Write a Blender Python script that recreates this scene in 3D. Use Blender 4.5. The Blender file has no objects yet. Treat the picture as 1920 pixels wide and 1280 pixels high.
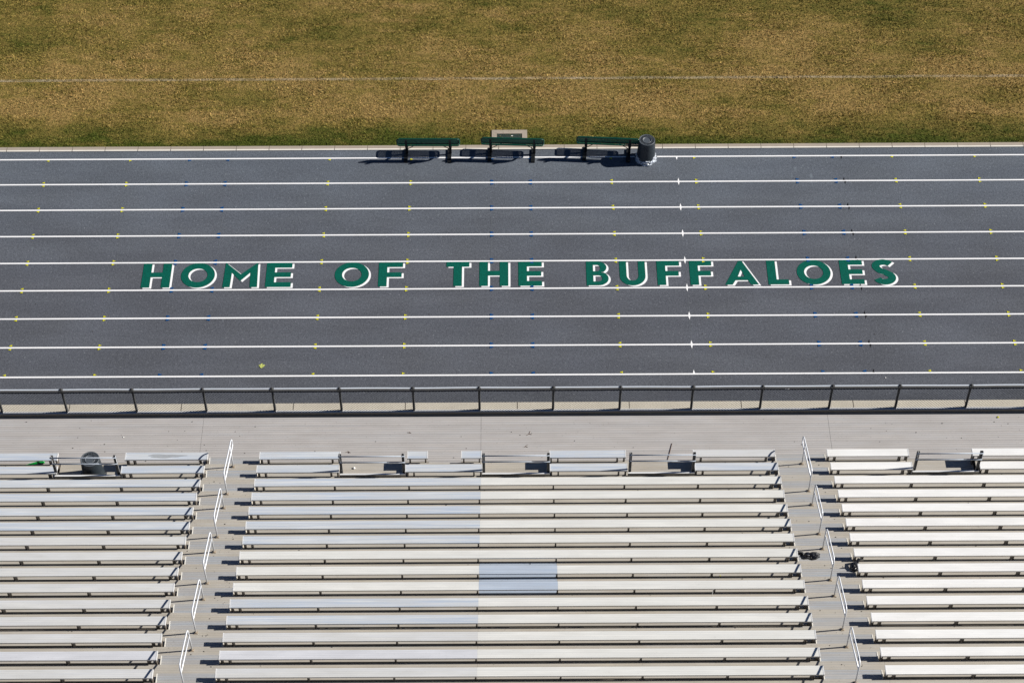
import bpy, bmesh, math, random
import numpy as np
from mathutils import Vector, Matrix
random.seed(7); RNG = np.random.default_rng(7)
C = bpy.context.scene.collection
sc = bpy.context.scene
PI = math.pi

# ------------------------------------------------------------------ camera, sky, sun, exposure
cam = bpy.data.objects.new('camera', bpy.data.cameras.new('camera')); C.objects.link(cam); sc.camera = cam
p, y, r = math.radians(49.429), math.radians(.035), math.radians(-.267)
F = Vector((math.sin(y)*math.cos(p), math.cos(y)*math.cos(p), -math.sin(p)))
R = Vector((math.cos(y), -math.sin(y), 0)); U = R.cross(F)
R2 = R*math.cos(r)+U*math.sin(r); U2 = -R*math.sin(r)+U*math.cos(r)
M = Matrix((R2, U2, -F)).transposed().to_4x4(); M.translation = (0, -44.537, 43.461)
cam.matrix_world = M
cam.data.lens = 72.01; cam.data.sensor_width = 36; cam.data.clip_end = 2000

EL, AZ = math.radians(34.8), math.radians(5.6)
w = bpy.data.worlds.new("World"); sc.world = w; w.use_nodes = True
nt = w.node_tree; nt.nodes.clear()
sky = nt.nodes.new('ShaderNodeTexSky'); sky.sky_type = 'NISHITA'; sky.sun_disc = False
sky.sun_elevation = EL; sky.sun_rotation = math.radians(90)-AZ; sky.air_density = .5; sky.dust_density = .1; sky.ozone_density = 4
bg = nt.nodes.new('ShaderNodeBackground'); bg.inputs[1].default_value = .05
wo = nt.nodes.new('ShaderNodeOutputWorld')
nt.links.new(sky.outputs[0], bg.inputs[0]); nt.links.new(bg.outputs[0], wo.inputs[0])
sun = bpy.data.objects.new('sun', bpy.data.lights.new('sun', 'SUN')); C.objects.link(sun)
sun.data.energy = 5.0; sun.data.angle = math.radians(.5); sun.data.color = (1, .955, .88)
sd = Vector((math.cos(EL)*math.cos(AZ), math.cos(EL)*math.sin(AZ), math.sin(EL)))
sun.rotation_euler = sd.to_track_quat('Z', 'Y').to_euler(); sun.location = sd*60
vs = sc.view_settings; vs.view_transform = 'Standard'; vs.look = 'None'; vs.exposure = .45; vs.gamma = 1; vs.use_curve_mapping = False

# ------------------------------------------------------------------ helpers
def tag(o, label=None, cat=None, group=None, kind=None):
    if label: o['label'] = label
    if cat: o['category'] = cat
    if group: o['group'] = group
    if kind: o['kind'] = kind
    return o
def empty(name, loc=(0, 0, 0), rz=0):
    o = bpy.data.objects.new(name, None); C.objects.link(o); o.location = loc; o.rotation_euler.z = rz; o.empty_display_size = .2
    return o
class MB:
    def __init__(s): s.v = []; s.f = []
    def add(s, vs, fs):
        n = len(s.v); s.v += [tuple(a) for a in vs]; s.f += [tuple(i+n for i in f) for f in fs]; return s
    def box(s, x0, x1, y0, y1, z0, z1):
        return s.add([(x0,y0,z0),(x1,y0,z0),(x1,y1,z0),(x0,y1,z0),(x0,y0,z1),(x1,y0,z1),(x1,y1,z1),(x0,y1,z1)],
                     [(0,3,2,1),(4,5,6,7),(0,1,5,4),(1,2,6,5),(2,3,7,6),(3,0,4,7)])
    def quad(s, x0, x1, y0, y1, z): return s.add([(x0,y0,z),(x1,y0,z),(x1,y1,z),(x0,y1,z)], [(0,1,2,3)])
    def tube(s, pts, rad, n=8, closed=False, flat=None):
        pts = [Vector(q) for q in pts]; rings = []; m = len(pts)
        for i, q in enumerate(pts):
            if closed: t = (pts[(i+1) % m]-pts[i-1])
            else: t = pts[min(i+1, m-1)]-pts[max(i-1, 0)]
            t.normalize()
            a = Vector((1, 0, 0)) if abs(t.x) < .8 else Vector((0, 0, 1))
            b = t.cross(a).normalized(); a = b.cross(t).normalized()
            ra, rb = (rad, rad) if flat is None else flat
            rings.append([q+a*math.cos(2*PI*k/n+PI/4)*ra+b*math.sin(2*PI*k/n+PI/4)*rb for k in range(n)])
        vs = [v for rg in rings for v in rg]; fs = []
        L = m if closed else m-1
        for i in range(L):
            j = (i+1) % m
            for k in range(n): fs.append((i*n+k, i*n+(k+1) % n, j*n+(k+1) % n, j*n+k))
        if not closed:
            fs.append(tuple(range(n-1, -1, -1))); fs.append(tuple((m-1)*n+k for k in range(n)))
        return s.add(vs, fs)
    def lathe(s, prof, n=40, fn=None):
        vs = []
        for i, (rr, z) in enumerate(prof):
            for k in range(n):
                a = 2*PI*k/n; q = rr
                if fn: q, zz = fn(i, a, rr, z)
                else: zz = z
                vs.append((q*math.cos(a), q*math.sin(a), zz))
        fs = [(i*n+k, i*n+(k+1) % n, (i+1)*n+(k+1) % n, (i+1)*n+k) for i in range(len(prof)-1) for k in range(n)]
        return s.add(vs, fs)
    def mesh(s, name):
        me = bpy.data.meshes.new(name); me.from_pydata(s.v, [], s.f); me.update(); return me
    def build(s, name, mat, parent=None, smooth=False, off=(0, 0, 0)):
        me = s.mesh(name)
        if off != (0, 0, 0): me.transform(Matrix.Translation([-c for c in off]))
        me.materials.append(mat)
        if smooth:
            for q in me.polygons: q.use_smooth = True
        o = bpy.data.objects.new(name, me); C.objects.link(o)
        if parent: o.parent = parent
        return o
def fixn(o):
    bm = bmesh.new(); bm.from_mesh(o.data); bmesh.ops.recalc_face_normals(bm, faces=bm.faces); bm.to_mesh(o.data); bm.free(); return o

# ------------------------------------------------------------------ materials
class N:
    def __init__(s, name):
        s.m = bpy.data.materials.new(name); s.m.use_nodes = True; s.t = s.m.node_tree
        s.b = s.t.nodes['Principled BSDF']; s.g = None
    def n(s, ty, **k):
        q = s.t.nodes.new(ty)
        for a, b in k.items():
            if a.startswith('i_'): q.inputs[a[2:].replace('_', ' ')].default_value = b
            else: setattr(q, a, b)
        return q
    def l(s, a, b): s.t.links.new(a, b)
    def pos(s, scale=(1, 1, 1)):
        if not s.g: s.g = s.n('ShaderNodeNewGeometry')
        mp = s.n('ShaderNodeMapping'); mp.inputs['Scale'].default_value = scale
        s.l(s.g.outputs['Position'], mp.inputs[0]); return mp.outputs[0]
    def noise(s, sc_, scale=(1, 1, 1), det=2, rough=.5):
        q = s.n('ShaderNodeTexNoise'); q.inputs['Scale'].default_value = sc_; q.inputs['Detail'].default_value = det; q.inputs['Roughness'].default_value = rough
        s.l(s.pos(scale), q.inputs['Vector']); return q.outputs['Fac']
    def ramp(s, fac, stops):
        q = s.n('ShaderNodeValToRGB'); e = q.color_ramp.elements
        while len(e) < len(stops): e.new(.5)
        for i, (ps, c) in enumerate(stops): e[i].position = ps; e[i].color = (*c, 1) if len(c) == 3 else c
        s.l(fac, q.inputs[0]); return q.outputs[0]
    def mix(s, fac, a, b, mode='MIX'):
        q = s.n('ShaderNodeMix'); q.data_type = 'RGBA'; q.blend_type = mode
        for sock, val in ((q.inputs['Factor'], fac), (q.inputs['A'], a), (q.inputs['B'], b)):
            if hasattr(val, 'links'): s.l(val, sock)
            elif isinstance(val, (int, float)): sock.default_value = val
            else: sock.default_value = (*val, 1)
        return q.outputs['Result']
    def math(s, op, a, b=0, c=0):
        q = s.n('ShaderNodeMath', operation=op)
        for sock, val in zip(q.inputs, (a, b, c)):
            if hasattr(val, 'links'): s.l(val, sock)
            else: sock.default_value = val
        return q.outputs[0]
    def bump(s, h, strength=.3, dist=.01):
        q = s.n('ShaderNodeBump'); q.inputs['Strength'].default_value = strength; q.inputs['Distance'].default_value = dist
        s.l(h, q.inputs['Height']); s.l(q.outputs[0], s.b.inputs['Normal'])
    def col(s, c):
        if hasattr(c, 'links'): s.l(c, s.b.inputs['Base Color'])
        else: s.b.inputs['Base Color'].default_value = (*c, 1)
    def fin(s, rough=.5, metal=0, spec=.5):
        s.b.inputs['Roughness'].default_value = rough; s.b.inputs['Metallic'].default_value = metal
        s.b.inputs['Specular IOR Level'].default_value = spec; return s.m
def simple(name, c, rough=.5, metal=0, spec=.5, var=.08, vs_=30):
    q = N(name); f = q.noise(vs_, det=3)
    lo = tuple(max(0, v*(1-var)) for v in c); hi = tuple(min(1, v*(1+var)) for v in c)
    q.col(q.ramp(f, [(.3, lo), (.7, hi)])); return q.fin(rough, metal, spec)
def alu(name, c, period=.0625, phase=0, groove=.75, streak=.1, rough=.42, metal=.25, width=.16, dirt=None, tint=None, patch=.5, wear=.35):
    """ribbed extruded aluminium plank: fine grooves along X, long streaks, smudges"""
    q = N(name)
    sep = q.n('ShaderNodeSeparateXYZ'); q.l(q.pos(), sep.inputs[0])
    ph = q.math('FRACT', q.math('DIVIDE', q.math('ADD', sep.outputs['Y'], phase), period))
    dist = q.math('ABSOLUTE', q.math('SUBTRACT', ph, .5))
    g = q.ramp(dist, [(0, (0, 0, 0)), (width, (0, 0, 0)), (width+.12, (1, 1, 1))])
    st = q.noise(1.0, (.5, 26, 3), 4, .6)
    sm = q.noise(1.3, (.8, 4, 3), 3, .6)
    base = q.ramp(st, [(.25, tuple(v*(1-streak) for v in c)), (.75, tuple(min(1, v*(1+streak)) for v in c))])
    if tint: base = q.mix(q.ramp(q.noise(1.1, (.35, 14, 2), 3, .6), [(patch-.08, (0, 0, 0)), (patch+.1, (1, 1, 1))]), base, tint)
    base = q.mix(q.ramp(sm, [(.35, (1, 1, 1)), (.75, (0, 0, 0))]), tuple(v*.86 for v in (dirt or c)), base)
    wear_ = q.ramp(q.noise(.7, (1, 1.5, 1), 4, .65), [(.48, (0, 0, 0)), (.72, (wear, wear, wear))])
    base = q.mix(wear_, base, tuple(k*.8 for k in c))
    spot = q.ramp(q.noise(22, (1, 1, 1), 1, .4), [(.70, (0, 0, 0)), (.76, (1, 1, 1))])
    base = q.mix(q.math('MULTIPLY', spot, wear*.8), base, (.12, .11, .10))
    base = q.mix(g, q.mix(1, base, (groove, groove, groove), 'MULTIPLY'), base)
    q.col(base); q.bump(g, .25, .003); return q.fin(rough, metal, .5)

def asphalt():
    q = N('track_surface')
    g1 = q.noise(30, det=3, rough=.75); g2 = q.noise(13, det=2, rough=.6); big = q.noise(.45, (1, 1.2, 1), 3, .55); str_ = q.noise(.9, (.25, 1.6, 1), 3); speck = q.noise(19, det=1, rough=.4)
    c = q.ramp(g1, [(.30, (.030, .033, .041)), (.70, (.145, .154, .177))])
    c = q.mix(.40, c, q.ramp(g2, [(.33, (.055, .059, .070)), (.67, (.110, .117, .135))]))
    c = q.mix(q.ramp(big, [(.35, (0, 0, 0)), (.7, (1, 1, 1))]), c, q.mix(1, c, (1.15, 1.17, 1.2), 'MULTIPLY'))
    c = q.mix(q.ramp(str_, [(.42, (1, 1, 1)), (.62, (0, 0, 0))]), c, q.mix(1, c, (.88, .88, .89), 'MULTIPLY'))
    # pale grit, rubbed patches and scuffs
    c = q.mix(q.math('MULTIPLY', q.ramp(speck, [(.70, (0, 0, 0)), (.74, (1, 1, 1))]), .5), c, (.24, .25, .27))
    sc1 = q.math('MULTIPLY', q.ramp(q.noise(1.1, (2.2, .6, 1), 4, .7), [(.66, (0, 0, 0)), (.74, (1, 1, 1))]), q.ramp(q.noise(.33, det=1), [(.5, (0, 0, 0)), (.62, (.5, .5, .5))]))
    c = q.mix(sc1, c, (.20, .225, .25))
    sc2 = q.math('MULTIPLY', q.ramp(q.noise(2.0, (.3, 2.2, 1), 4, .65), [(.68, (0, 0, 0)), (.72, (1, 1, 1))]), .35)
    c = q.mix(sc2, c, (.045, .048, .055))
    # the rubber is a bit paler and bluer towards the infield
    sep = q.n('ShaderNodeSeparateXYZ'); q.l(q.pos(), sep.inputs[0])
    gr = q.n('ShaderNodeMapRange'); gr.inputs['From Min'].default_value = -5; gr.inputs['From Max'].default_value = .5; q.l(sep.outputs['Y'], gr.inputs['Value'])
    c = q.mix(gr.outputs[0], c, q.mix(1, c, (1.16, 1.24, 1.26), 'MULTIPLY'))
    q.col(c); q.bump(g1, .8, .008); return q.fin(.9, 0, .2)
def turf(blade=False):
    q = N('turf_blades' if blade else 'turf_soil')
    sep = q.n('ShaderNodeSeparateXYZ'); q.l(q.pos(), sep.inputs[0])
    def rng(a, b, c, d):
        mr = q.n('ShaderNodeMapRange'); mr.inputs['From Min'].default_value = a; mr.inputs['From Max'].default_value = b; mr.inputs['To Min'].default_value = c; mr.inputs['To Max'].default_value = d
        q.l(sep.outputs['Y'], mr.inputs['Value']); return mr.outputs[0]
    n1 = q.noise(.5, (.55, 1.3, 1), 5, .62); n2 = q.noise(2.2, (.8, 1.2, 1), 5, .7); n3 = q.noise(3.0, (.25, 2.2, 1), 3, .6)
    v = q.math('ADD', q.math('MULTIPLY', n1, .62), q.math('MULTIPLY', n2, .38))
    v = q.math('ADD', v, q.math('MULTIPLY', n3, .22))
    v = q.math('ADD', v, q.math('ADD', rng(.45, 1.9, .26, 0), rng(3.9, 6.2, 0, .075)))
    straw, olive, green = (.362, .258, .108), (.248, .196, .062), (.080, .102, .018)
    c = q.ramp(v, [(.555, straw), (.675, olive), (.85, green)])
    cl = q.noise(11, (1, 1, 1), 3, .7); fine = q.noise(27, (1.5, .8, 1), 2, .7)
    c = q.mix(1, c, q.ramp(cl, [(.28, (.45, .50, .42)), (.5, (1, 1, 1)), (.75, (1.4, 1.35, 1.3))]), 'MULTIPLY')
    c = q.mix(.9, c, q.mix(1, c, q.ramp(fine, [(.25, (.50, .50, .48)), (.75, (1.5, 1.5, 1.5))]), 'MULTIPLY'))
    d = q.math('ABSOLUTE', q.math('SUBTRACT', q.math('ADD', sep.outputs['Y'], q.math('MULTIPLY', q.noise(.5, (1, 0, 0), 1), .05)), 3.555))
    ln = q.math('MULTIPLY', q.math('LESS_THAN', d, .055), q.ramp(q.noise(3, (.4, 3, 1), 3), [(.3, (.05, .05, .05)), (.7, (.55, .55, .55))]))
    if blade:
        at = q.n('ShaderNodeAttribute', attribute_name='rnd')
        tint = q.ramp(at.outputs['Fac'], [(0, (.30, .38, .22)), (.4, (.85, .92, .75)), (.8, (1.35, 1.28, 1.15)), (1, (1.95, 1.8, 1.6))])
        c = q.mix(1, c, tint, 'MULTIPLY')
    else: c = q.mix(1, c, (.72, .68, .58), 'MULTIPLY')
    c = q.mix(ln, c, (.46, .40, .31))   # worn white boundary line sprayed on the grass
    q.col(c); q.bump(fine, .8, .02)
    return q.fin(.85, 0, .12)
def concrete(name, c, v=.1):
    q = N(name); a = q.noise(60, det=2, rough=.7); b = q.noise(2.2, det=3)
    cc = q.ramp(a, [(.3, tuple(k*(1-v) for k in c)), (.7, tuple(k*(1+v) for k in c))])
    cc = q.mix(q.ramp(b, [(.35, (0, 0, 0)), (.75, (.5, .5, .5))]), cc, tuple(k*.8 for k in c))
    q.col(cc); q.bump(a, .3, .003); return q.fin(.85, 0, .25)
def paint(name, c, wear=.12, worn=.70, under=(.09, .096, .108)):
    q = N(name); a = q.noise(30, det=3, rough=.75); w1 = q.noise(4.5, det=3, rough=.6)
    cc = q.ramp(a, [(.25, tuple(k*(1-wear*2) for k in c)), (.55, c)])
    m = q.ramp(q.math('ADD', q.math('MULTIPLY', a, .75), q.math('MULTIPLY', w1, .35)), [(worn, (0, 0, 0)), (worn+.04, (.75, .75, .75))])
    q.col(q.mix(m, cc, under)); q.bump(a, .5, .004); return q.fin(.8, 0, .12)

M_asph = asphalt(); M_turf = turf(); M_blade = turf(True)
M_ground = concrete('dirt', (.16, .14, .11), .2)
M_kerb = concrete('kerb_concrete', (.35, .30, .25)); M_kerbw = concrete('kerb_pale_edge', (.70, .66, .59), .04)
M_cream = concrete('cream_concrete', (.58, .535, .45)); M_pale = concrete('pale_concrete', (.66, .67, .69), .05); M_joint = simple('joint_dark', (.08, .065, .05), .9)
M_white = paint('white_paint', (.86, .86, .87)); M_green = paint('green_paint', (.0005, .100, .071), .32, .72, (.02, .06, .055))
M_yel = paint('yellow_paint', (.56, .54, .015)); M_blue = paint('blue_paint', (.004, .062, .20)); M_blk = paint('black_paint', (.008, .008, .01))
DECK = alu('deck_plank', (.46, .435, .42), .0742, .02, .82, .07, .5, .05, .13, tint=(.43, .42, .42))
TREAD = alu('tread_plank', (.43, .395, .34), .064, .0, .92, .07, .5, .05, .12, tint=(.42, .40, .37))
STEPA = alu('step_plank', (.385, .375, .365), .064, .0, .90, .10, .5, .05, .12, tint=(.33, .36, .40))
SEATB = alu('seat_bluish', (.60, .625, .655), .047, .0, .93, .10, .4, .05, .16, tint=(.435, .50, .60), wear=.12)  # seat tones: sky reflection that differs by plank, put into the base colour
SEATS = alu('seat_sky_blue', (.47, .53, .62), .047, .0, .93, .10, .4, .05, .16, tint=(.40, .475, .59), wear=.12)
SEATC = alu('seat_cream', (.73, .728, .70), .047, .0, .94, .06, .4, .05, .16, tint=(.67, .675, .66), wear=.12)
SEATG = alu('seat_grey', (.63, .632, .625), .047, .0, .94, .06, .4, .05, .16, tint=(.60, .61, .63), wear=.12)
SEATL = alu('seat_lilac', (.62, .63, .67), .047, .0, .95, .06, .4, .05, .16, wear=.12)
SEATW = alu('seat_white', (.84, .835, .82), .047, .0, .96, .03, .4, .05, .16, tint=(.81, .81, .81), wear=.12)  # sun sheen of the right block put into a brighter base colour
TBLUE = alu('tread_blue', (.42, .48, .57), .064, 0, .9, .06, .4, .2, .12)
M_cap = simple('cap_aluminium', (.82, .82, .82), .4, .3, var=.03); M_capw = simple('cap_warm', (.80, .77, .70), .5, .1, var=.05)
M_brk = simple('bracket_steel', (.13, .11, .09), .6, .2, var=.15); M_dark = simple('frame_steel', (.05, .05, .05), .7, .2)
M_rail = simple('rail_pipe', (.76, .78, .82), .4, .15, var=.05); M_grail = simple('guard_rail_pipe', (.33, .37, .43), .6, .1)
M_post = simple('fence_post', (.10, .105, .11), .45, .3, var=.1)
M_frail = simple('fence_rail', (.145, .145, .145), .5, .1, var=.07, vs_=8); M_wire = simple('fence_wire', (.05, .05, .055), .6, .1)
M_chan = simple('channel_steel', (.16, .16, .16), .55, .1, var=.12); M_board = simple('toe_board', (.17, .165, .155), .5, .3, var=.06)
M_bgreen = simple('bench_green', (.002, .048, .030), .3, 0, .6, var=.12); M_bblack = simple('bench_black', (.008, .009, .010), .45, 0, .4)
M_can = simple('can_plastic', (.026, .034, .042), .42, 0, .5, var=.1); M_can2 = simple('can_pale', (.068, .080, .094), .5, 0, .5, var=.1); M_hole = simple('can_recess', (.012, .015, .02), .7)
M_bag = simple('clear_bag', (.48, .52, .58), .3, 0, .7, var=.45, vs_=14); M_bbag = simple('black_bag', (.006, .006, .008), .3, 0, .8, var=.3)
M_lid = simple('lid_green', (.018, .032, .030), .7, var=.15); M_gplas = simple('green_plastic', (.01, .36, .06), .22, 0, .7, var=.1)
M_leaf = simple('leaf', (.42, .46, .12), .6, var=.3); M_stick = simple('stick', (.10, .055, .035), .7); M_wball = simple('white_paper', (.85, .84, .8), .6); M_deb = simple('debris', (.05, .045, .04), .9)
M_flange = simple('flange_steel', (.36, .30, .23), .6, .1, var=.3)
M_highlight = simple('rail_highlight_pale', (.76, .82, .90), .35, .05, var=.05)
M_navy = simple('rail_shade_navy', (.006, .02, .045), .7)
M_stain = simple('stain', (.36, .38, .40), .3, .1, var=.06, vs_=10)

# ------------------------------------------------------------------ setting: ground, grass, track
g = MB().quad(-400, 400, -400, 400, -.03).build('ground', M_ground); tag(g, kind='structure')
g = MB().quad(-150, 150, .515, 200, .004).build('grass_field', M_turf); tag(g, kind='structure')
track = MB().quad(-60, 60, -9.69, .40, 0).build('running_track', M_asph); tag(track, kind='structure')
LW = 1.0668
for k in range(9):
    yk = -k*LW
    MB().quad(-60, 60, yk-.025, yk+.025, .004).build('lane_line', M_white, track)
def tri(mb, x, y, d, L=.09, H=.075, z=.0115):
    if d > 0: mb.add([(x-L/2, y-H/2, z), (x+L/2, y, z), (x-L/2, y+H/2, z)], [(0, 1, 2)])
    else: mb.add([(x+L/2, y-H/2, z), (x+L/2, y+H/2, z), (x-L/2, y, z)], [(0, 1, 2)])
def trap(mb, x, y, d, L=.098, H=.085, z=.0115):
    a, b = (x-d*L/2, x+d*L/2)
    v = [(a, y-H/2, z), (b, y-.012, z), (b, y+.012, z), (a, y+H/2, z)]
    mb.add(v if d > 0 else v[::-1], [(0, 1, 2, 3)])
def sides(k): return [s for s in (1, -1) if not (k == 0 and s == 1) and not (k == 8 and s == -1)]
for base, d in ((11.525, -1), (-2.972, 1)):
    for j in range(-3, 4):
        x = base+8.5*j
        if abs(x) > 20: continue
        x += {14: .03, 5: .045, 11: .0}.get(int(x), 0)
        for k in range(9):
            mb = MB()
            for s in sides(k): tri(mb, x+random.uniform(-.006, .006), -k*LW+s*.068, d)
            mb.build('yellow_hurdle_mark', M_yel, track)
for base, d in ((-.545, 1), (.599, -1)):
    for j in (-1, 0, 1):
        x = base+9.14*j
        for k in range(9):
            mb = MB()
            for s in sides(k): trap(mb, x, -k*LW+s*.068, d)
            mb.build('blue_hurdle_mark', M_blue, track)
for x, hw, m, nm, sk in ((5.033, .030, M_white, 'white_start_mark', 0), (10.0, .024, M_blk, 'black_start_mark', .018)):
    for k in range(9):
        mb = MB(); yk = -k*LW; H = .155; z = .006 if m is M_white else .0055
        for s in sides(k):
            v = [(x-hw-sk*s, yk+s*.02, z), (x+hw-sk*s, yk+s*.02, z), (x+hw*.5-sk*s*.6, yk+s*H*.55, z), (x-sk*s*0, yk+s*H, z), (x-hw*.6-sk*s*.6, yk+s*H*.55, z)]
            mb.add(v if s > 0 else v[::-1], [(0, 1, 2, 3, 4)])
        mb.build(nm, m, track)
# faint layout scores across the lanes
M_score = paint('faded_score', (.125, .137, .152), .2)
mb = MB()
for x, k0, k1 in ((11.52, 2, 5), (11.50, 5.2, 6.1), (5.04, 4.2, 7.5), (-8.5, 2.1, 3.6), (.61, 2, 4.6), (-.56, 2.3, 4.6), (14.0, 3, 4.2), (-11.4, 3.1, 4.2), (11.5, 7.1, 7.9)):
    mb.quad(x-.006, x+.006, -k1*LW, -k0*LW, .002)
mb.build('layout_score', M_score, track)

# lettering: each letter is green paint over an offset white copy; outlines in metres, height .94
YB, HT = -5*LW+.095, .935
def arc(cx, cy, rx, ry, a0, a1, n=18): return [(cx+rx*math.cos(math.radians(a0+(a1-a0)*i/n)), cy+ry*math.sin(math.radians(a0+(a1-a0)*i/n))) for i in range(n+1)]
S_, B_ = .248, .185
def letter(ch, W):
    H = HT
    if ch == 'H': return [[(0,0),(S_,0),(S_,.40),(W-S_,.40),(W-S_,0),(W,0),(W,H),(W-S_,H),(W-S_,.40+B_),(S_,.40+B_),(S_,H),(0,H)]]
    if ch == 'O': return [arc(W/2, H/2, W/2, H/2+.01, 0, 360, 48)[:-1], arc(W/2, H/2, W/2-.212, H/2-.205, 0, 360, 40)[:-1]]
    if ch == 'M': return [[(0,0),(.215,0),(.235,.56),(W/2,.24),(W-.235,.56),(W-.215,0),(W,0),(W-.03,H),(W-.06,H),(W/2,.50),(.06,H),(.03,H)]]
    if ch == 'E': return [[(0,0),(W,0),(W,B_),(S_,B_),(S_,.385),(W-.02,.385),(W-.02,.385+B_),(S_,.385+B_),(S_,H-B_),(W,H-B_),(W,H),(0,H)]]
    if ch == 'F': return [[(0,0),(S_,0),(S_,.36),(W-.03,.36),(W-.03,.36+B_),(S_,.36+B_),(S_,H-B_),(W,H-B_),(W,H),(0,H)]]
    if ch == 'T': return [[(W/2-.122,0),(W/2+.122,0),(W/2+.122,H-B_),(W,H-B_),(W,H),(0,H),(0,H-B_),(W/2-.122,H-B_)]]
    if ch == 'L': return [[(0,0),(W,0),(W,B_+.01),(S_,B_+.01),(S_,H),(0,H)]]
    if ch == 'A': return [[(0,0),(.215,0),(.31,.17),(W-.31,.17),(W-.215,0),(W,0),(W/2+.045,H),(W/2-.045,H)], [(.385,.315),(W-.385,.315),(W/2,.58)]]
    if ch == 'U':
        ry = .36
        o = [(0,H)]+arc(W/2, ry, W/2, ry+.01, 180, 360, 22)+[(W,H),(W-.2,H)]+arc(W/2, ry+.02, W/2-.2, ry-.16, 360, 180, 20)+[(.2,H)]
        return [o]
    if ch == 'B':
        o = [(0,0)]+arc(W-.29, .27, .29, .27, -90, 75, 14)+arc(W-.30, H-.235, .25, .235, -60, 90, 12)+[(0,H)]
        h1 = [(.2,.155)]+arc(W-.29, .27, .11, .115, -90, 90, 10)+[(.2,.385)]
        h2 = [(.2,.55)]+arc(W-.32, H-.265, .09, .12, -90, 90, 10)+[(.2,H-.145)]
        return [o, h1, h2]
    if ch == 'S':
        # stroked spine
        pts = arc(W/2+.0, H-.25, W/2-.09, .165, 30, 180, 12)+[(.13, H-.33), (.2, H-.41), (.33, H-.475), (.44, H-.55)]+arc(W/2-.01, .255, W/2-.10, .175, 35, -165, 16)
        pts = [Vector(q) for q in pts]; L_, R_ = [], []
        for i, q in enumerate(pts):
            t = (pts[min(i+1, len(pts)-1)]-pts[max(i-1, 0)]).normalized(); nrm = Vector((-t.y, t.x))*.108
            L_.append(tuple(q+nrm)); R_.append(tuple(q-nrm))
        return [L_+R_[::-1]]
def fill(loops, name, mat, x, y, z, parent):
    cu = bpy.data.curves.new(name, 'CURVE'); cu.dimensions = '2D'; cu.fill_mode = 'BOTH'
    for lp in loops:
        sp = cu.splines.new('POLY'); sp.points.add(len(lp)-1); sp.use_cyclic_u = True
        for i, (a, b) in enumerate(lp): sp.points[i].co = (a, b, 0, 1)
    tmp = bpy.data.objects.new('tmp', cu); C.objects.link(tmp)
    me = bpy.data.meshes.new_from_object(tmp.evaluated_get(bpy.context.evaluated_depsgraph_get())); me.name = name
    bpy.data.objects.remove(tmp); bpy.data.curves.remove(cu)
    me.transform(Matrix.Translation((x, y, z))); me.materials.clear(); me.materials.append(mat)
    o = bpy.data.objects.new(name, me); C.objects.link(o); o.parent = parent; return o
LET = [('H',-10.59,-9.77),('O',-9.477,-8.505),('M',-8.256,-7.259),('E',-7.035,-6.30),('O',-5.061,-4.077),('F',-3.804,-3.106),('T',-1.856,-1.194),('H',-.903,-.071),('E',.217,.895),
       ('B',2.169,2.806),('U',3.127,3.867),('F',4.201,4.856),('F',5.141,5.783),('A',6.129,7.099),('L',7.372,7.966),('O',8.22,9.19),('E',9.469,10.13),('S',10.414,11.05)]
for ch, a, b in LET:
    lp = letter(ch, b-a)
    o = fill(lp, 'painted_letter', M_green, a, YB, .0082, track)
    fill(lp, 'white_letter_shadow', M_white, a+.058, YB-.038, .0042, o)

# kerbs
k1 = MB().box(-60, 60, .392, .515, -.02, .03).build('infield_kerb', M_kerb); tag(k1, kind='structure')
MB().box(-60, 60, .332, .3915, -.02, .026).build('pale_kerb_edge', M_kerbw, k1)
mb = MB()
for i in range(-40, 41): mb.box(-.35+i*.996-.006, -.35+i*.996+.006, .334, .513, .0, .0305)
mb.build('kerb_joint', M_joint, k1)
k2 = MB().box(-60, 60, -10.005, -9.69, -.02, .235).build('fence_kerb', M_cream); tag(k2, kind='structure')
MB().box(-60, 60, -10.015, -9.935, .2, .2385).build('pale_kerb_edge', M_pale, k2)
MB().box(-60, 60, -10.085, -10.0155, -.02, .11).build('added_kerb_ledge', M_cream, k2)  # ledge added to catch a sunlit streak at the kerb's shaded side
mb = MB()
for i in range(-12, 13): mb.box(.157+i*3.03-.010, .157+i*3.03+.010, -9.931, -9.692, .1, .2362)
mb.build('kerb_joint', M_joint, k2)

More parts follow.
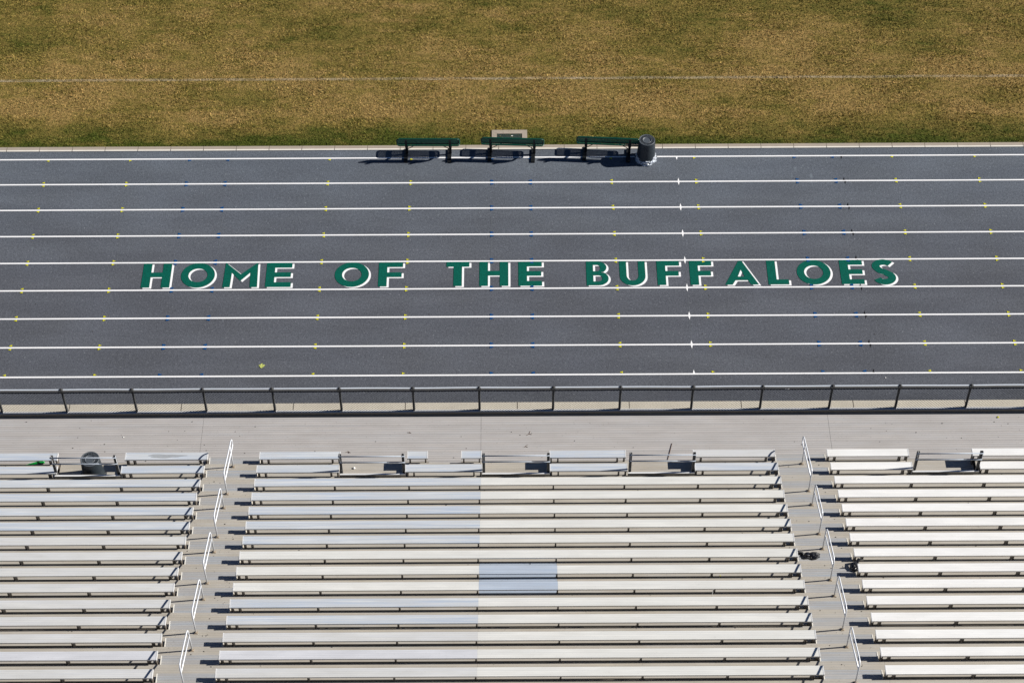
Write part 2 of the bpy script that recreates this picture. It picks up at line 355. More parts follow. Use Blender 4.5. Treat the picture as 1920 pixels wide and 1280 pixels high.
# ------------------------------------------------------------------ grass blades
def make_grass(n=400000, x0=-19.5, x1=19.5, y0=.53, y1=9.5):
    x = RNG.uniform(x0, x1, n); yy = RNG.uniform(y0, y1, n)
    cx = np.round(x/.09+RNG.normal(0, .35, n))*.09; x = x*.6+cx*.4+RNG.normal(0, .01, n)
    yy = np.maximum(yy, y0)
    a = RNG.uniform(0, 2*PI, n); h = RNG.uniform(.015, .055, n)*(1+.3*np.sin(x*1.7)*np.cos(yy*2.1)); wd = RNG.uniform(.006, .014, n)
    ln = RNG.uniform(.2, 1.1, n)*h*1.2; la = RNG.uniform(0, 2*PI, n)
    v = np.zeros((n, 3, 3))
    v[:, 0, 0] = x-np.cos(a)*wd; v[:, 0, 1] = yy-np.sin(a)*wd; v[:, 0, 2] = .002
    v[:, 1, 0] = x+np.cos(a)*wd; v[:, 1, 1] = yy+np.sin(a)*wd; v[:, 1, 2] = .002
    v[:, 2, 0] = x+np.cos(la)*ln; v[:, 2, 1] = yy+np.sin(la)*ln; v[:, 2, 2] = h
    v[:, :, 1] = np.maximum(v[:, :, 1], .505)
    me = bpy.data.meshes.new('grass')
    me.vertices.add(n*3); me.vertices.foreach_set('co', v.reshape(-1))
    me.loops.add(n*3); me.loops.foreach_set('vertex_index', np.arange(n*3, dtype=np.int32))
    me.polygons.add(n); me.polygons.foreach_set('loop_start', np.arange(0, n*3, 3, dtype=np.int32))
    me.update(); me.validate()
    at = me.attributes.new('rnd', 'FLOAT', 'FACE'); at.data.foreach_set('value', RNG.random(n).astype(np.float32))
    me.materials.append(M_blade)
    o = bpy.data.objects.new('grass', me); C.objects.link(o)
    return tag(o, 'short dry mown grass, straw brown with greener patches', 'grass', kind='stuff')
make_grass()

# ------------------------------------------------------------------ utility box in the grass
ub = empty('utility_box', (-.02, .865, -.02)); tag(ub, 'green lidded utility box in a square concrete collar set in the grass', 'utility box')
mb = MB(); mb.box(-.54, -.385, -.31, .30, -.02, .055); mb.box(.385, .54, -.31, .30, -.02, .055); mb.box(-.385, .385, .135, .30, -.02, .055); mb.box(-.385, .385, -.31, -.15, -.02, .055)
mb.build('concrete_collar', M_kerb, ub)
MB().box(-.38, .38, -.145, .13, 0, .04).build('lid', M_lid, ub)
MB().box(.05, .11, .03, .06, .04, .05).build('lid_latch', M_capw, ub)

# ------------------------------------------------------------------ chain-link fence
YF = -9.98; ZB, ZT = .236, 1.19
PX = [-24.85,-23,-21.15,-19.3,-17.45,-15.6,-13.753,-11.999,-10.117,-8.235,-6.384,-4.586,-2.63,-.861,1.122,2.916,4.851,6.707,8.571,10.365,12.262,14.1,15.95,17.8,19.65,21.5,23.35,25.2]
fence = empty('chain_link_fence', (0, YF, 0)); tag(fence, 'low chain link fence with thick grey top rail between the track and the walkway', 'fence')
pm = MB().tube([(0, 0, ZB), (0, 0, ZT-.055)], .035, 12).mesh('post'); pm.materials.append(M_post)
capm = MB().lathe([(.0, 1.265), (.012, 1.262), (.016, 1.245), (.040, 1.215), (.044, 1.16), (.044, 1.10)], 14).tube([(-.05,0,ZT-.03),(.05,0,ZT-.03)], .062, 12).mesh('rail_clamp'); capm.materials.append(M_dark)
basem = MB().lathe([(0, ZB+.012), (.036, ZB+.011), (.042, ZB+.002)], 14).mesh('post_foot'); basem.materials.append(M_cap)
for x in PX:
    o = bpy.data.objects.new('post', pm); C.objects.link(o); o.parent = fence; o.location = (x, 0.035, 0)
    q = bpy.data.objects.new('rail_clamp', capm); C.objects.link(q); q.parent = o; q.location = (0, -.03, 0)
    q = bpy.data.objects.new('post_foot', basem); C.objects.link(q); q.parent = o
pts = [(-26+i*.5, .005*math.sin(i*1.3)*.6, ZT-.03+.004*math.sin(i*.9)) for i in range(105)]
MB().tube([(a, b, c+.005) for a, b, c in pts], .044, 16).build('top_rail', M_frail, fence, smooth=True)
MB().tube([(a, b+.010, c+.044) for a, b, c in pts], .017, 8).build('rail_highlight', M_highlight, fence, smooth=True)  # added pale tube: the highlight along the rail's top, put into colour
MB().tube([(a, b-.018, c-.054) for a, b, c in pts], .016, 8).build('rail_shade_line', M_navy, fence, smooth=True)  # added navy tube: the shade line under the rail, put into colour
for x in (7.35,):
    MB().tube([(x-.06, 0, ZT-.03), (x+.06, 0, ZT-.03)], .0465, 16).build('rail_sleeve', M_rail, fence, smooth=True)
mb = MB(); z0, z1 = ZB+.02, ZT-.10; hh = z1-z0; W = .0044; P = .082
zig = []
nst = int(round(hh/(P/2)))
for i in range(int(52/P)):
    x = -26+i*P
    # one woven strand: zig-zags across half a diamond either side
    pts = [(x+(P/2 if j % 2 else 0)*1.02, (.0035 if j % 2 else -.0035), z0+hh*j/nst) for j in range(nst+1)]
    vs_, fs_ = [], []
    for (a, b, c) in pts:
        vs_ += [(a-W, b, c), (a+W, b, c), (a, b-W, c), (a, b+W, c)]
    for j in range(nst):
        k = j*4; m_ = k+4
        fs_ += [(k, k+2, m_+2, m_), (k+2, k+1, m_+1, m_+2), (k+1, k+3, m_+3, m_+1), (k+3, k, m_, m_+3)]
    mb.add(vs_, fs_)
    mb.add([(2*(x+P/2)-a+0, -b, c) for (a, b, c) in vs_], [f[::-1] for f in fs_])
mb.build('chain_link_mesh', M_wire, fence)
MB().tube([(-26, .01, z0+.01), (26, .01, z0+.01)], .003, 6).build('tension_wire', M_wire, fence)

# ------------------------------------------------------------------ grandstand: walkway, treads, aisle steps
Z0, RI, RU = .69, .2404, .6129
SY0, SZ0, SD = -12.032, 1.131, .232     # far edge and top of the first seat row, seat depth
F1 = -12.262                             # front edge of tread 1
NR = 17; XL, XR = -19.0, 19.0
JX = -.79
stand = empty('grandstand', (0, 0, 0)); tag(stand, 'aluminium grandstand of stepped rows with a wide flat walkway in front', 'grandstand')
SP = [(-11.75, -10.06), (-4.42, -2.725), (-.765, .978), (2.985, 4.695), (10.30, 12.0)]   # wheelchair bays
def fr(k): return F1-RU*(k-1)
def tz(k): return Z0+RI*k
mb = MB(); edges = [XL-3, -8.2, -.812, 8.42, XR+3]
for j in range(5):
    a = -10.545-j*.297
    for i in range(4):
        mb.box(edges[i]+.003, edges[i+1]-.003, a-.297+.003, a, Z0-.045, Z0)
mb.build('walkway_deck', DECK, stand)
MB().box(XL-3, XR+3, -10.585, -10.55, .1, Z0-.05).build('walkway_fascia', M_chan, stand)
for a, b in SP:
    m2 = MB()
    for j in range(3): m2.box(a-.05, b+.05, -12.0335-.28*(j+1)+.003, -12.0335-.28*j, Z0-.045, Z0+.0004)
    m2.build('wheelchair_bay_floor', TREAD, stand)
MB().box(-2.17, -1.33, -12.255, -12.0335, Z0-.045, Z0).build('walkway_infill', DECK, stand)
MB().box(XL-3, XR+3, -12.062, -12.0332, Z0-.04, Z0-.001).build('walkway_lip', TREAD, stand)
def minus(x0, x1, cuts):
    out = []; x = x0
    for a, b in cuts:
        if a > x: out.append((x, a))
        x = max(x, b)
    if x < x1: out.append((x, x1))
    return out
for k in range(1, NR+1):
    segs = minus(XL, XR, [(a-.05, b+.05) for a, b in SP]) if k == 1 else [(XL, XR)]
    out = []
    cutx = [-8.05, JX, 8.3]+([1.063] if k in (8, 9) else [])
    for s0, s1 in segs:
        xs = [s0]+[c for c in cutx if s0 < c < s1]+[s1]; out += list(zip(sorted(xs)[:-1], sorted(xs)[1:]))
    for s0, s1 in out:
        blue = k in (8, 9) and abs(s0-JX) < .01
        o = MB().box(s0+.0015, s1-.0015, fr(k)-.414, fr(k), tz(k)-.045, tz(k)).build('tread_plank', TBLUE if blue else TREAD, stand)  # plank stops short: the dark gap stands for the seat's shadow line
for a0, a1 in ((-7.885, -6.60), (6.90, 8.175)):
    for k in range(0, NR):
        y1 = fr(k+1)+.31; y0 = fr(k+1)-.004
        MB().box(a0, a1, y0, y1, tz(k)+.075, tz(k)+.12).build('aisle_step', STEPA, stand)
        for e, s in ((a0, -1), (a1, 1)): MB().box(min(e, e+s*.018), max(e, e+s*.018), y0+.005, y1-.005, tz(k)+.004, tz(k)+.128).build('aisle_step_cap', M_capw, stand)
# inclined steel stringers and legs that carry the rows
for i in range(-10, 11):
    x = -.80+i*1.86
    m2 = MB()
    ya, yb = fr(1)-.1, fr(NR)-.4; za, zb = tz(1)-.25, tz(NR)-.27
    m2.add([(x-.03, ya, za-.12), (x+.03, ya, za-.12), (x+.03, ya, za+.12), (x-.03, ya, za+.12), (x-.03, yb, zb-.12), (x+.03, yb, zb-.12), (x+.03, yb, zb+.12), (x-.03, yb, zb+.12)],
           [(0, 1, 2, 3), (7, 6, 5, 4), (0, 4, 5, 1), (1, 5, 6, 2), (2, 6, 7, 3), (3, 7, 4, 0)])
    for t in (0, .25, .5, .75, 1):
        yy, zz = ya+(yb-ya)*t, za+(zb-za)*t
        m2.box(x-.031, x+.031, yy-.04, yy+.04, -.03, zz-.05)
    m2.build('stringer', M_dark, stand)

# ------------------------------------------------------------------ bleacher benches
brk_me = MB().box(-.024, .024, -.205, -.02, -.0455, .3).mesh('x')
def bracket_mesh(z):
    mb = MB(); mb.box(-.016, .016, -.20, -.03, 0, z-.036); mb.box(-.020, .020, -.205, -.025, 0, .012)
    me = mb.mesh('bracket'); me.materials.append(M_brk); return me
BR = bracket_mesh(SZ0-Z0)
BXC = [-4.516, -2.622, -.823, 1.056, 2.868, 4.746]
BXL = [-17.35, -15.5, -13.66, -11.827, -9.958]; BXR = [10.186, 12.04, 13.9, 15.75, 17.6]
ORD = ['first','second','third','fourth','fifth','sixth','seventh','eighth','ninth','tenth','eleventh','twelfth','thirteenth','fourteenth','fifteenth','sixteenth','seventeenth']
def bench(k, x0, x1, planks, bx, label, group):
    """k: row from the walkway, planks: [(x_end, material)...]"""
    yk, zk = SY0-RU*k, SZ0+RI*k
    root = empty('bleacher_bench', ((x0+x1)/2, yk, tz(k))); tag(root, label, 'bench', group)
    ox = (x0+x1)/2; zt = SZ0-Z0
    a = x0
    for e, m in planks:
        mb = MB(); b = min(e, x1); b2 = b; a, b = (a+.018 if a == x0 else a), (b-.018 if b == x1 else b)
        # extruded plank: flat top, short skirts front and back
        mb.box(a-ox+.0008, b-ox-.0008, -SD+.004, -.004, zt-.028, zt); mb.box(a-ox+.0008, b-ox-.0008, -.0035, 0, zt-.04, zt-.003); mb.box(a-ox+.0008, b-ox-.0008, -SD, -SD+.0035, zt-.04, zt-.003)
        mb.build('seat_plank', m, root); a = b2
        if e >= x1: break
    for x in bx:
        o = bpy.data.objects.new('bracket', BR); C.objects.link(o); o.parent = root; o.location = (x-ox, 0, 0)
    for e, s in ((x0, -1), (x1, 1)):
        MB().box(min(e-ox+s*.004, e-ox-s*.018), max(e-ox+s*.004, e-ox-s*.018), -SD-.003, .003, zt-.055, zt+.004).build('end_cap', M_cap, root)
    return root
def ends(x0, x1, mids):
    v = [q for q in mids if x0+.3 < q < x1-.3]
    o = []
    if x0 > XL+2: o += [x0+.04]+([x0+.215] if x1-x0 > 1 else [])
    if x1 < XR-2: o += ([x1-.215] if x1-x0 > 1 else [])+[x1-.04]
    return sorted(o+v)
cl = {0: SEATB, 1: SEATB, 2: SEATB, 3: SEATB, 4: SEATB, 5: SEATB, 6: SEATB, 7: SEATC, 8: SEATC, 9: SEATC, 10: SEATB, 11: SEATB, 12: SEATG, 13: SEATL, 14: SEATG, 15: SEATG, 16: SEATG}
lf = {k: (SEATB if k < 6 else SEATG) for k in range(17)}; lf[13] = SEATL
rg = {k: SEATW for k in range(17)}
GL, GC, GR = 'long benches of the left block', 'long benches of the middle block', 'long benches of the right block'
for k in range(2, 17):
    o_ = ORD[k]
    if k in (8, 9): pc = [(JX, cl[k]), (1.063, SEATS), (99, SEATC)]; ex = ' with a sky blue length in its middle'
    else: pc = [(JX, cl[k]), (99, SEATC if k < 12 else SEATW if k == 99 else SEATC)]; ex = ''
    tone = {SEATB: 'bluish', SEATC: 'cream', SEATG: 'pale grey', SEATL: 'lilac grey'}
    bench(k, -6.545, 6.845, pc, ends(-6.545, 6.845, BXC), ('long bench of the middle block with a sky blue length, %s row from the walkway' if ex else 'long aluminium bench of the middle block, %s row counted back from the walkway') % o_, GC)
    bench(k, -19, -7.93, [(99, lf[k])], ends(-19, -7.93, BXL), 'long %s aluminium bench left of the left aisle, %s row from the walkway' % ('bluish' if k < 6 else 'pale grey', o_), GL)
    bench(k, 8.205, 19, [(99, rg[k])], ends(8.205, 19, BXR), 'long white aluminium bench right of the right aisle, %s row from the walkway' % o_, GR)
GS = 'short front row benches between the wheelchair bays'
S1 = [(-19,-11.80,SEATB,'front row bench at the left edge of the photo beside the grey bin'),(-10.04,-7.90,SEATB,'front row bench with a wet grey stain, left of the left aisle'),(-6.555,-4.455,SEATB,'front row bench just right of the left aisle'),
      (-2.71,-2.184,SEATB,'very short single seat stub, left one of the pair on the walkway'),(-1.311,-.784,SEATB,'very short single seat stub, right one of the pair on the walkway'),(.985,2.962,SEATB,'front row bench between the third and fourth guard rails'),
      (4.712,6.838,SEATG,'front row bench just left of the right aisle'),(8.195,10.313,SEATW,'white front row bench just right of the right aisle'),(11.97,19,SEATW,'white front row bench at the right edge of the photo')]
S2 = [(-19,-11.69,SEATB,'second row bench at the left edge of the photo, behind the green cone'),(-10.04,-7.912,SEATB,'second row bench left of the left aisle, behind the stained bench'),(-6.558,-4.44,SEATB,'second row bench just right of the left aisle, beside a guard rail'),
      (-2.738,-.763,SEATB,'second row bench behind the pair of single seat stubs'),(.98,2.966,SEATB,'second row bench between the third and fourth guard rails'),(4.706,6.843,SEATB,'second row bench just left of the right aisle'),
      (8.20,10.294,SEATW,'white second row bench just right of the right aisle'),(12.03,19,SEATW,'white second row bench at the right edge of the photo')]
first = []
for k, S in ((0, S1), (1, S2)):
    for a, b, m, lb in S:
        first.append(bench(k, a, b, [(99, m)], ends(a, b, [-17.35, -15.5, -13.66, 13.9, 15.75, 17.6]) if b-a > 3 else [a+.06, b-.06] if b-a < 1 else ends(a, b, []), lb, GS))
# wet stain on one front bench
sb = first[1]; n = 40; vs_ = []
for i in range(n):
    a = 2*PI*i/n; rr = 1+.22*math.sin(3*a+1)+.12*math.sin(7*a); vs_.append((-9.0+.45*rr*math.cos(a)-sb.location.x, -.115+.058*min(1.2, rr)*math.sin(a), SZ0-Z0+.0015))
MB().add(vs_, [tuple(range(n))]).build('wet_stain', M_stain, sb)

# ------------------------------------------------------------------ wheelchair bay guards
gl = ['leftmost, standing in front of the grey bin', 'just left of the two single seat stubs', 'just right of the two single seat stubs', 'second from the right', 'rightmost, right of the right aisle']
for (a, b), lb in zip(SP, gl):
    gx = (a+b)/2; gd = empty('guard_rail', (gx, -12.875, Z0)); tag(gd, 'two rail guard with toe board, '+lb, 'guard rail', 'guard rails behind the wheelchair bays')
    h = (b-a)/2; z = lambda q: q-Z0
    MB().box(-h, h, -.02, .025, z(1.085), z(1.27)).build('toe_board', M_board, gd)
    MB().box(-h, h, -.022, .027, z(1.2705), z(1.276)).build('board_lit_top', M_cap, gd)  # added pale strip: the board's sunlit top put into colour
    for s in (-1, 1):
        mb = MB(); x = s*(h-.045)
        mb.box(x-.035, x+.035, .060, .072, 0, z(2.05)); mb.box(x-.035, x-.029, .028, .060, 0, z(2.05)); mb.box(x+.029, x+.035, .028, .060, 0, z(2.05))
        mb.build('upright', M_chan, gd)
        MB().box(x-.012 if s < 0 else x+.029, x-.004 if s < 0 else x+.037, .0, .028, z(1.72), z(2.09)).build('rail_bracket', M_cap, gd)
    for zz in (2.02, 1.765): MB().tube([(-h, .0, z(zz)), (h, .0, z(zz))], .017, 10).build('rail', M_grail, gd, smooth=True)

# ------------------------------------------------------------------ aisle handrails (one built, then copied)
def rounded(pts, rad, n=5):
    out = [pts[0]]
    for i in range(1, len(pts)-1):
        a, b, c = map(Vector, (pts[i-1], pts[i], pts[i+1])); u = (a-b).normalized(); v_ = (c-b).normalized()
        rr = min(rad, (a-b).length*.49, (c-b).length*.49)
        p0, p1 = b+u*rr, b+v_*rr
        for j in range(n+1):
            t = j/n; out.append(tuple(p0*(1-t)**2+b*2*t*(1-t)+p1*t*t))
    out.append(pts[-1]); return out
SL = RI/RU
def make_handrail(first):
    root = empty('handrail')
    D = 2*RU; H1, H2 = .885, .56
    top = lambda y: H1+(-y)*SL; mid = lambda y: H2+(-y)*SL
    if first:   # the top rail overshoots the far post and loops back as the lower rail
        fwd = .36
        path = rounded([(0, -D, 2*RI), (0, -D, top(-D)-.03), (0, fwd, top(fwd)), (0, fwd+.03, mid(fwd)+.02), (0, -D, mid(-D))], .17)
        MB().tube(path, .0175, 10).build('rail_loop', M_rail, root, smooth=True)
        MB().tube([(0, 0, 0), (0, 0, top(0))], .0165, 10).build('far_post', M_rail, root, smooth=True)
    else:       # the top rail turns straight down into the far post
        path = rounded([(0, -D, 2*RI), (0, -D, top(-D)-.03), (0, .01, top(0)), (0, 0, 0)], .17)
        MB().tube(path, .0175, 10).build('rail_loop', M_rail, root, smooth=True)
        MB().tube([(0, 0, mid(0)), (0, -D, mid(-D))], .0165, 10).build('lower_rail', M_rail, root, smooth=True)
    for yy, zz in ((0, 0), (-D, 2*RI)):
        mb = MB(); mb.box(-.042, .042, yy-.038, yy+.038, zz+.001, zz+.011); mb.tube([(0, yy, zz+.01), (0, yy, zz+.05)], .027, 10)
        for sx in (-.03, .03):
            for sy in (-.027, .027): mb.box(sx-.006, sx+.006, yy+sy-.006, yy+sy+.006, zz+.011, zz+.018)
        mb.build('floor_flange', M_flange, root)
    return root
hr0 = {}
for x, nm in ((-7.228, 'left'), (7.535, 'right')):
    for i in range(6):
        k = 1+3*i
        if k+2 > NR: break
        ty = i == 0
        if ty not in hr0: o = hr0[ty] = make_handrail(ty)
        else:
            o = hr0[ty].copy(); C.objects.link(o)
            for ch in hr0[ty].children:
                c = ch.copy(); C.objects.link(c); c.parent = o
        o.location = (x+(-.012 if x < 0 else .005), fr(k)-.095, tz(k))
        tag(o, 'aluminium tube handrail in the %s aisle, %s' % (nm, ['nearest the walkway', 'second from the walkway', 'third from the walkway', 'fourth from the walkway', 'fifth from the walkway, cut by the bottom edge', 'sixth'][i]), 'handrail', 'handrails in the aisles')

# ------------------------------------------------------------------ bins (upside down)
def make_bin(loc, label, bag, s=1.0):
    root = empty('trash_can', loc); tag(root, label, 'trash can', 'upturned grey trash cans')
    body = MB().lathe([(.232, .800), (.243, .792), (.247, .77), (.262, .5), (.283, .13), (.287, .10), (.300, .095), (.302, .02), (.292, .0)], 48).build('body', M_can, root, smooth=True)
    mb = MB().lathe([(.222, .797), (.234, .803), (.243, .794)], 48); mb.lathe([(.0, .786), (.118, .786), (.124, .800), (.134, .800), (.140, .786)], 40)
    mb.lathe([(.205, .790), (.222, .797)], 48).build('base_rim', M_can2, root, smooth=True)
    MB().lathe([(.140, .782), (.206, .782)], 48).build('base_recess', M_hole, root)
    mb = MB(); n = 26
    for i in range(n):
        a = 2*PI*i/n; c, s_ = math.cos(a), math.sin(a); r0, r1, hw = .150, .207, .007
        v = []
        for rr, t, z in ((r0, -hw, .783), (r1, -hw, .783), (r1, hw, .783), (r0, hw, .783), (r0, -hw, .794), (r1, -hw, .796), (r1, hw, .796), (r0, hw, .794)): v.append((rr*c-t*s_, rr*s_+t*c, z))
        mb.add(v, [(0, 3, 2, 1), (4, 5, 6, 7), (0, 1, 5, 4), (1, 2, 6, 5), (2, 3, 7, 6), (3, 0, 4, 7)])
    mb.build('base_rib', M_can2, root)
    MB().lathe([(.0, .7875), (.095, .7875), (.102, .782)], 40).build('base_disc', M_can2, root)
    for sgn in (-1, 1): MB().tube([(sgn*.285, -.07, .14), (sgn*.325, -.05, .15), (sgn*.325, .05, .15), (sgn*.285, .07, .14)], .012, 8).build('handle', M_can, root, smooth=True)
    if bag:
        rs = random.Random(3); ph = [rs.uniform(0, 6.28) for _ in range(12)]
        def fn(i, a, rr, z):
            u = i/11
            f = -.012+(.011*math.sin(5*a+ph[0]+i*.8)+.009*math.sin(9*a+ph[1]-i*1.1)+.006*math.sin(17*a+ph[2]+i*1.7)+.004*math.sin(29*a+ph[3]+i))*(1 if i > 0 else .3)
            top = .035*math.sin(2*a+1.9)+.015*math.sin(7*a)-.075
            return rr+f, z+top*(1-u)*1.2+(.012*math.sin(11*a+i*2) if 0 < i < 11 else 0)
        prof = [(.277, .30), (.290, .275), (.303, .25), (.300, .215), (.318, .185), (.309, .155), (.326, .125), (.315, .10), (.330, .075), (.318, .045), (.325, .02), (.30, .004)]
        MB().lathe(prof, 120, fn).build('clear_bag', M_bag, root)
    return root
make_bin((4.094, -.10, 0), 'upturned grey trash can with a clear bag round its rim, beside the green benches', True)
make_bin((-10.86, -12.50, Z0), 'upturned dark grey trash can in the grandstand behind a guard rail', False)

# ------------------------------------------------------------------ green team benches on the track
def lattice(mb, L, D, rad, pitch=.05, wdt=.0075, th=.006):
    """expanded-metal sheet in the XY plane, -L/2..L/2 by 0..D, clipped to the rectangle"""
    for sg in (1, -1):
        c = -L/2-D
        while c < L/2+D:
            x0, y0, x1, y1 = c, 0, c+sg*D*1.0, D
            t0, t1 = 0, 1
            for lo, hi in ((-L/2+.01, L/2-.01),):
                dx = x1-x0
                ta, tb = (lo-x0)/dx, (hi-x0)/dx
                if ta > tb: ta, tb = tb, ta
                t0, t1 = max(t0, ta), min(t1, tb)
            if t1 > t0+.02:
                a = Vector((x0+(x1-x0)*t0, y0+(y1-y0)*t0, 0)); b = Vector((x0+(x1-x0)*t1, y0+(y1-y0)*t1, 0))
                nrm = Vector((-(b-a).y, (b-a).x, 0)).normalized()*wdt
                mb.add([a-nrm-Vector((0,0,th)), b-nrm-Vector((0,0,th)), b+nrm-Vector((0,0,th)), a+nrm-Vector((0,0,th)), a-nrm, b-nrm, b+nrm, a+nrm], [(0,3,2,1),(4,5,6,7),(0,1,5,4),(1,2,6,5),(2,3,7,6),(3,0,4,7)])
            c += pitch
def rrect(L, D, r, z=0, n=6):
    out = []
    for cx, cy, a0 in ((L/2-r, D-r, 0), (-L/2+r, D-r, 90), (-L/2+r, r, 180), (L/2-r, r, 270)):
        for i in range(n+1):
            a = math.radians(a0+90*i/n); out.append((cx+r*math.cos(a), cy+r*math.sin(a), z))
    return out
def make_team_bench():
    root = empty('team_bench'); L = 1.87
    st = empty('t'); bpy.data.objects.remove(st)
    mb = MB(); lattice(mb, L, .29, .05); seat = mb.build('seat', M_bgreen, root); seat.location = (0, .07, .45)
    fr_ = MB().tube(rrect(L, .30, .07), .019, 8, closed=True).build('seat_frame', M_bgreen, root, smooth=True); fr_.location = (0, .065, .445)
    mb = MB(); lattice(mb, L, .24, .05); bk = mb.build('backrest', M_bgreen, root)
    bk.location = (0, -.015, .61); bk.rotation_euler = (math.radians(90+15), 0, 0)
    bf = MB().tube(rrect(L, .25, .07), .019, 8, closed=True).build('backrest_frame', M_bgreen, root, smooth=True)
    bf.location = (0, -.013, .605); bf.rotation_euler = (math.radians(90+15), 0, 0)
    for xf in (-.690, .625):
        x = xf+.032; mb = MB()
        mb.tube([(x, .06, .36), (x, -.03, .44), (x, -.055, .56), (x, -.115, .80), (x, -.14, .87)], 0, 4, flat=(.044, .022)); mb.build('back_support', M_bblack, root)
        mb = MB(); mb.box(x-.036, x+.036, .13, .18, .05, .36); mb.box(x-.045, x+.045, .055, .35, .36, .425); mb.build('leg', M_bblack, root)
        MB().box(xf-.058, xf+.058, -.215, .35, 0.001, .045).build('foot_bar', M_bblack, root)
        s = 1 if x < 0 else -1
        MB().tube([(x+s*.03, .155, .22), (x+s*.32, .155, .425)], .012, 6).build('brace', M_bblack, root)
    MB().tube([(-.66, -.07, .66), (.66, -.07, .66)], .016, 6).build('cross_bar', M_bblack, root)
    return root
tb = make_team_bench()
for i, (x, y_, rz, lb) in enumerate(((-2.465, -.005, -.5, 'green perforated metal team bench, leftmost of the three beside the grass'), (.067, 0, -2.5, 'green perforated metal team bench in front of the utility box lid'), (2.937, 0, -3.8, 'green perforated metal team bench slightly turned, next to the upturned trash can'))):
    if i == 0: o = tb
    else:
        o = tb.copy(); C.objects.link(o)
        for ch in tb.children: c = ch.copy(); C.objects.link(c); c.parent = o
    o.location = (x, y_, .004); o.rotation_euler.z = math.radians(rz); tag(o, lb, 'bench', 'green team benches')

# ------------------------------------------------------------------ small things
def blob(mb, c, s, seed, n=3, jag=.25):
    rs = random.Random(seed); bm = bmesh.new(); bmesh.ops.create_icosphere(bm, subdivisions=n, radius=1)
    ph = [(Vector((rs.gauss(0, 1), rs.gauss(0, 1), rs.gauss(0, 1)))*(1.5+1.2*j), rs.uniform(0, 6)) for j in range(7)]
    vs_ = []
    for v in bm.verts:
        q = v.co.copy(); f = 1+sum(jag/(1+.5*j)*abs(math.sin(q.dot(d)+e))-jag*.3 for j, (d, e) in enumerate(ph))
        q = q*f; vs_.append((c[0]+q.x*s[0], c[1]+q.y*s[1], max(c[2]-s[2]*.72, c[2]+q.z*s[2])))
    fs_ = [tuple(v.index for v in f.verts) for f in bm.faces]; bm.free(); mb.add(vs_, fs_)
zt7 = tz(7); mb = MB(); blob(mb, (.09, 0, .09), (.17, .115, .11), 4, jag=.26); blob(mb, (-.08, .0, .08), (.14, .10, .10), 8, jag=.28)
o = mb.build('trash_bag', M_bbag); o.location = (7.19, -16.33, zt7+.012); tag(o, 'crumpled black plastic bag lying on the right aisle steps', 'trash bag', 'black plastic bags')
MB().tube([(-.12, .03, .08), (-.19, .07, .13), (-.27, .085, .12), (-.30, .06, .09)], 0, 6, flat=(.05, .035)).build('bag_neck', M_bbag, o)
mb = MB(); blob(mb, (-.02, .0, .08), (.125, .13, .11), 15, jag=.3); o = mb.build('trash_bag', M_bbag); o.location = (8.20, -16.83, tz(8)+.07); tag(o, 'black plastic bag caught round a white bench end beside the right aisle', 'trash bag', 'black plastic bags')
MB().tube([(.04, .10, .08), (.09, .20, .12), (.20, .24, .02)], 0, 6, flat=(.04, .03)).build('bag_tail', M_bbag, o)
MB().tube([(.07, -.06, .06), (.10, -.12, .02), (.085, -.2, -.04)], 0, 6, flat=(.02, .02)).build('bag_strip', M_bbag, o)
o = empty('plastic_cone', (-12.42, -12.03, Z0)); tag(o, 'bright green tapered plastic cone lying by the front bench at the left edge', 'plastic toy')
MB().tube([(.02, .0, .05), (.10, .005, .055), (.17, .008, .058), (.195, .01, .058)], .042, 12).build('wide_end', M_gplas, o, smooth=True)
mb = MB(); mb.add([(.03, .045, .05), (.03, -.045, .05), (.03, 0, .095), (-.30, -.075, .006), (-.30, -.05, .006), (.03, 0, .01)], [(0, 2, 4), (2, 1, 3), (2, 3, 4), (1, 5, 3), (5, 0, 4), (5, 4, 3), (0, 1, 2)]); mb.build('narrow_end', M_gplas, o)
o = MB().tube([(4.225, -11.48, Z0+.012), (4.16, -11.74, Z0+.016), (4.083, -12.02, Z0+.012)], .008, 6).build('stick', M_stick); tag(o, 'thin dark stick lying on the walkway', 'stick')
mb = MB(); blob(mb, (0, 0, .02), (.032, .032, .028), 5, 2, .1); o = mb.build('paper_ball', M_wball); o.location = (-4.117, -12.25, Z0); tag(o, 'small white ball on the floor of the bay left of the seat stubs', 'ball')
o = MB().tube([(4.668, -17.93, 3.50), (4.655, -17.99, 3.36), (4.66, -18.02, 3.22)], .006, 6).build('drinking_straw', M_wball); tag(o, 'white straw hanging over the back edge of a middle block bench', 'straw')
vs_ = [(math.cos(a)*.075*(1+.3*math.sin(5*a)), math.sin(a)*.07*(1+.3*math.cos(4*a)), .006+.014*abs(math.sin(2*a))) for a in [i*2*PI/18 for i in range(18)]]
o = MB().add(vs_+[(0, 0, .01)], [(i, (i+1) % 18, 18) for i in range(18)]).build('fallen_leaf', M_leaf); o.location = (-6.90, -8.17, 0); tag(o, 'yellow green fallen leaf on the track in the lane nearest the fence', 'leaf')
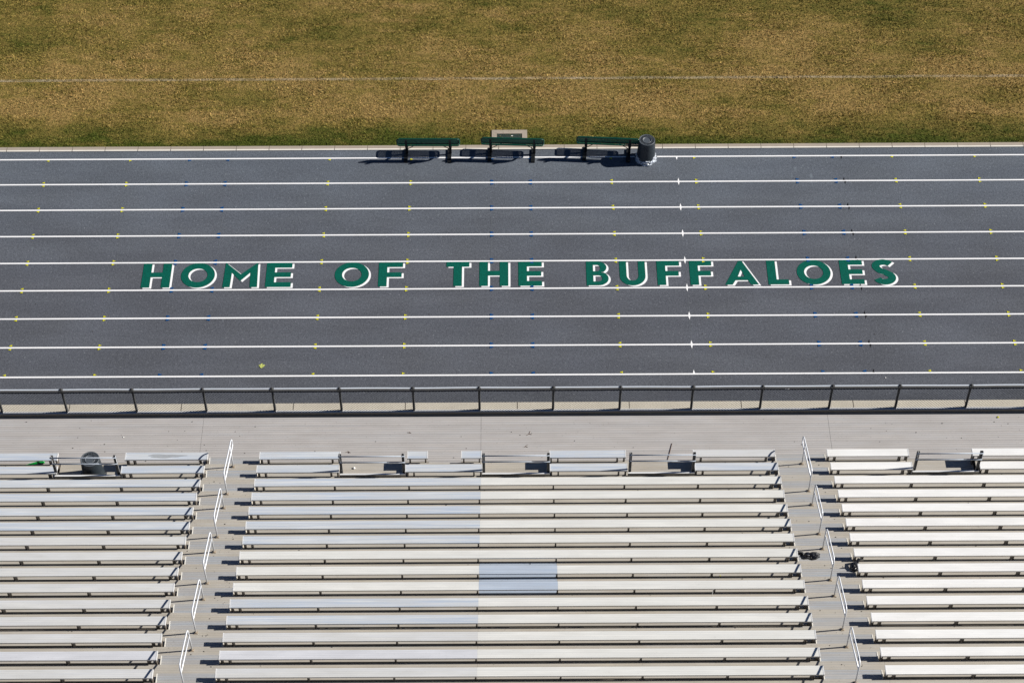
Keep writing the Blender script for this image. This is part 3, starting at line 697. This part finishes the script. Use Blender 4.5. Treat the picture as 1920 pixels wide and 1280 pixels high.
for x, y_, z, s, m, lb in ((12.948, -10.66, Z0, .03, M_yel, 'small yellow and black scrap at the walkway edge, far right'), (10.282, -8.707, 0, .02, M_wball, 'small white scrap on the track near the fence, right'), (4.88, -17.42, SZ0+RI*9, .014, M_yel, 'tiny yellow speck on a bench of the middle block'), (-10.27, -11.18, Z0, .02, M_wball, 'small white scrap on the walkway above the grey bin')):
    mb = MB(); blob(mb, (0, 0, s*.5), (s, s*.8, s*.6), int(abs(x)*10), 2, .3); o = mb.build('litter', m); o.location = (x, y_, z); tag(o, lb, 'litter', 'scraps of litter')
for (tx, ty), segs_ in (((.44, -11.14), [[(-.05, -.05), (.02, .0), (.09, -.02)], [(.02, 0), (.05, .09)]]), ((.33, -11.58), [[(0, 0), (.09, .08)], [(.03, .02), (.09, 0)]]), ((-4.30, -11.72), [[(-.06, 0), (.0, .03), (.06, -.02)], [(0, .03), (.02, -.03)]]), ((-2.72, -11.08), [[(-.04, .01), (.06, -.01)], [(.0, 0), (.03, .03)]])):
    mb = MB()
    for sg in segs_: mb.tube([(a, b, .008) for a, b in sg], .006, 5)
    o = mb.build('twig', M_stick); o.location = (tx, ty, Z0); tag(o, {.44: 'forked dark twig on the walkway, nearer the fence, right of centre', .33: 'small forked dark twig on the walkway just above the second guard rail', -4.30: 'small crooked dark twig on the walkway left of centre by a front bench', -2.72: 'small dark twig in the middle of the walkway, left of centre'}[tx], 'twig', 'twigs on the walkway')
mb = MB(); rs = random.Random(11)
spots = [(rs.uniform(-14, 14), rs.uniform(-12.0, -10.6), Z0) for _ in range(75)]+[(rs.uniform(-14, 14), rs.uniform(-9.3, -5.5), 0) for _ in range(22)]
spots += [(7.217, -6.642, 0), (7.077, -7.937, 0), (9.94, -10.83, Z0), (10.1, -10.87, Z0), (1.34, -11.2, Z0)]
for k in range(1, 15):
    for _ in range(7): spots.append((rs.uniform(-14, 14), fr(k)-.02-rs.random()*.04, tz(k)))
    for _ in range(5): spots.append((rs.choice((rs.uniform(-7.8, -6.7), rs.uniform(7, 8.1))), fr(k)-rs.uniform(.05, .25), tz(k)))
for i, (x, y_, z) in enumerate(spots):
    s = rs.uniform(.005, .013); blob(mb, (x, y_, z+s*.5), (s*rs.uniform(.8, 1.7), s, s*.6), i, 1, .4)
o = mb.build('debris', M_deb); tag(o, 'dark crumbs, seeds and bits of leaf scattered over track, walkway and steps', 'debris', kind='stuff')
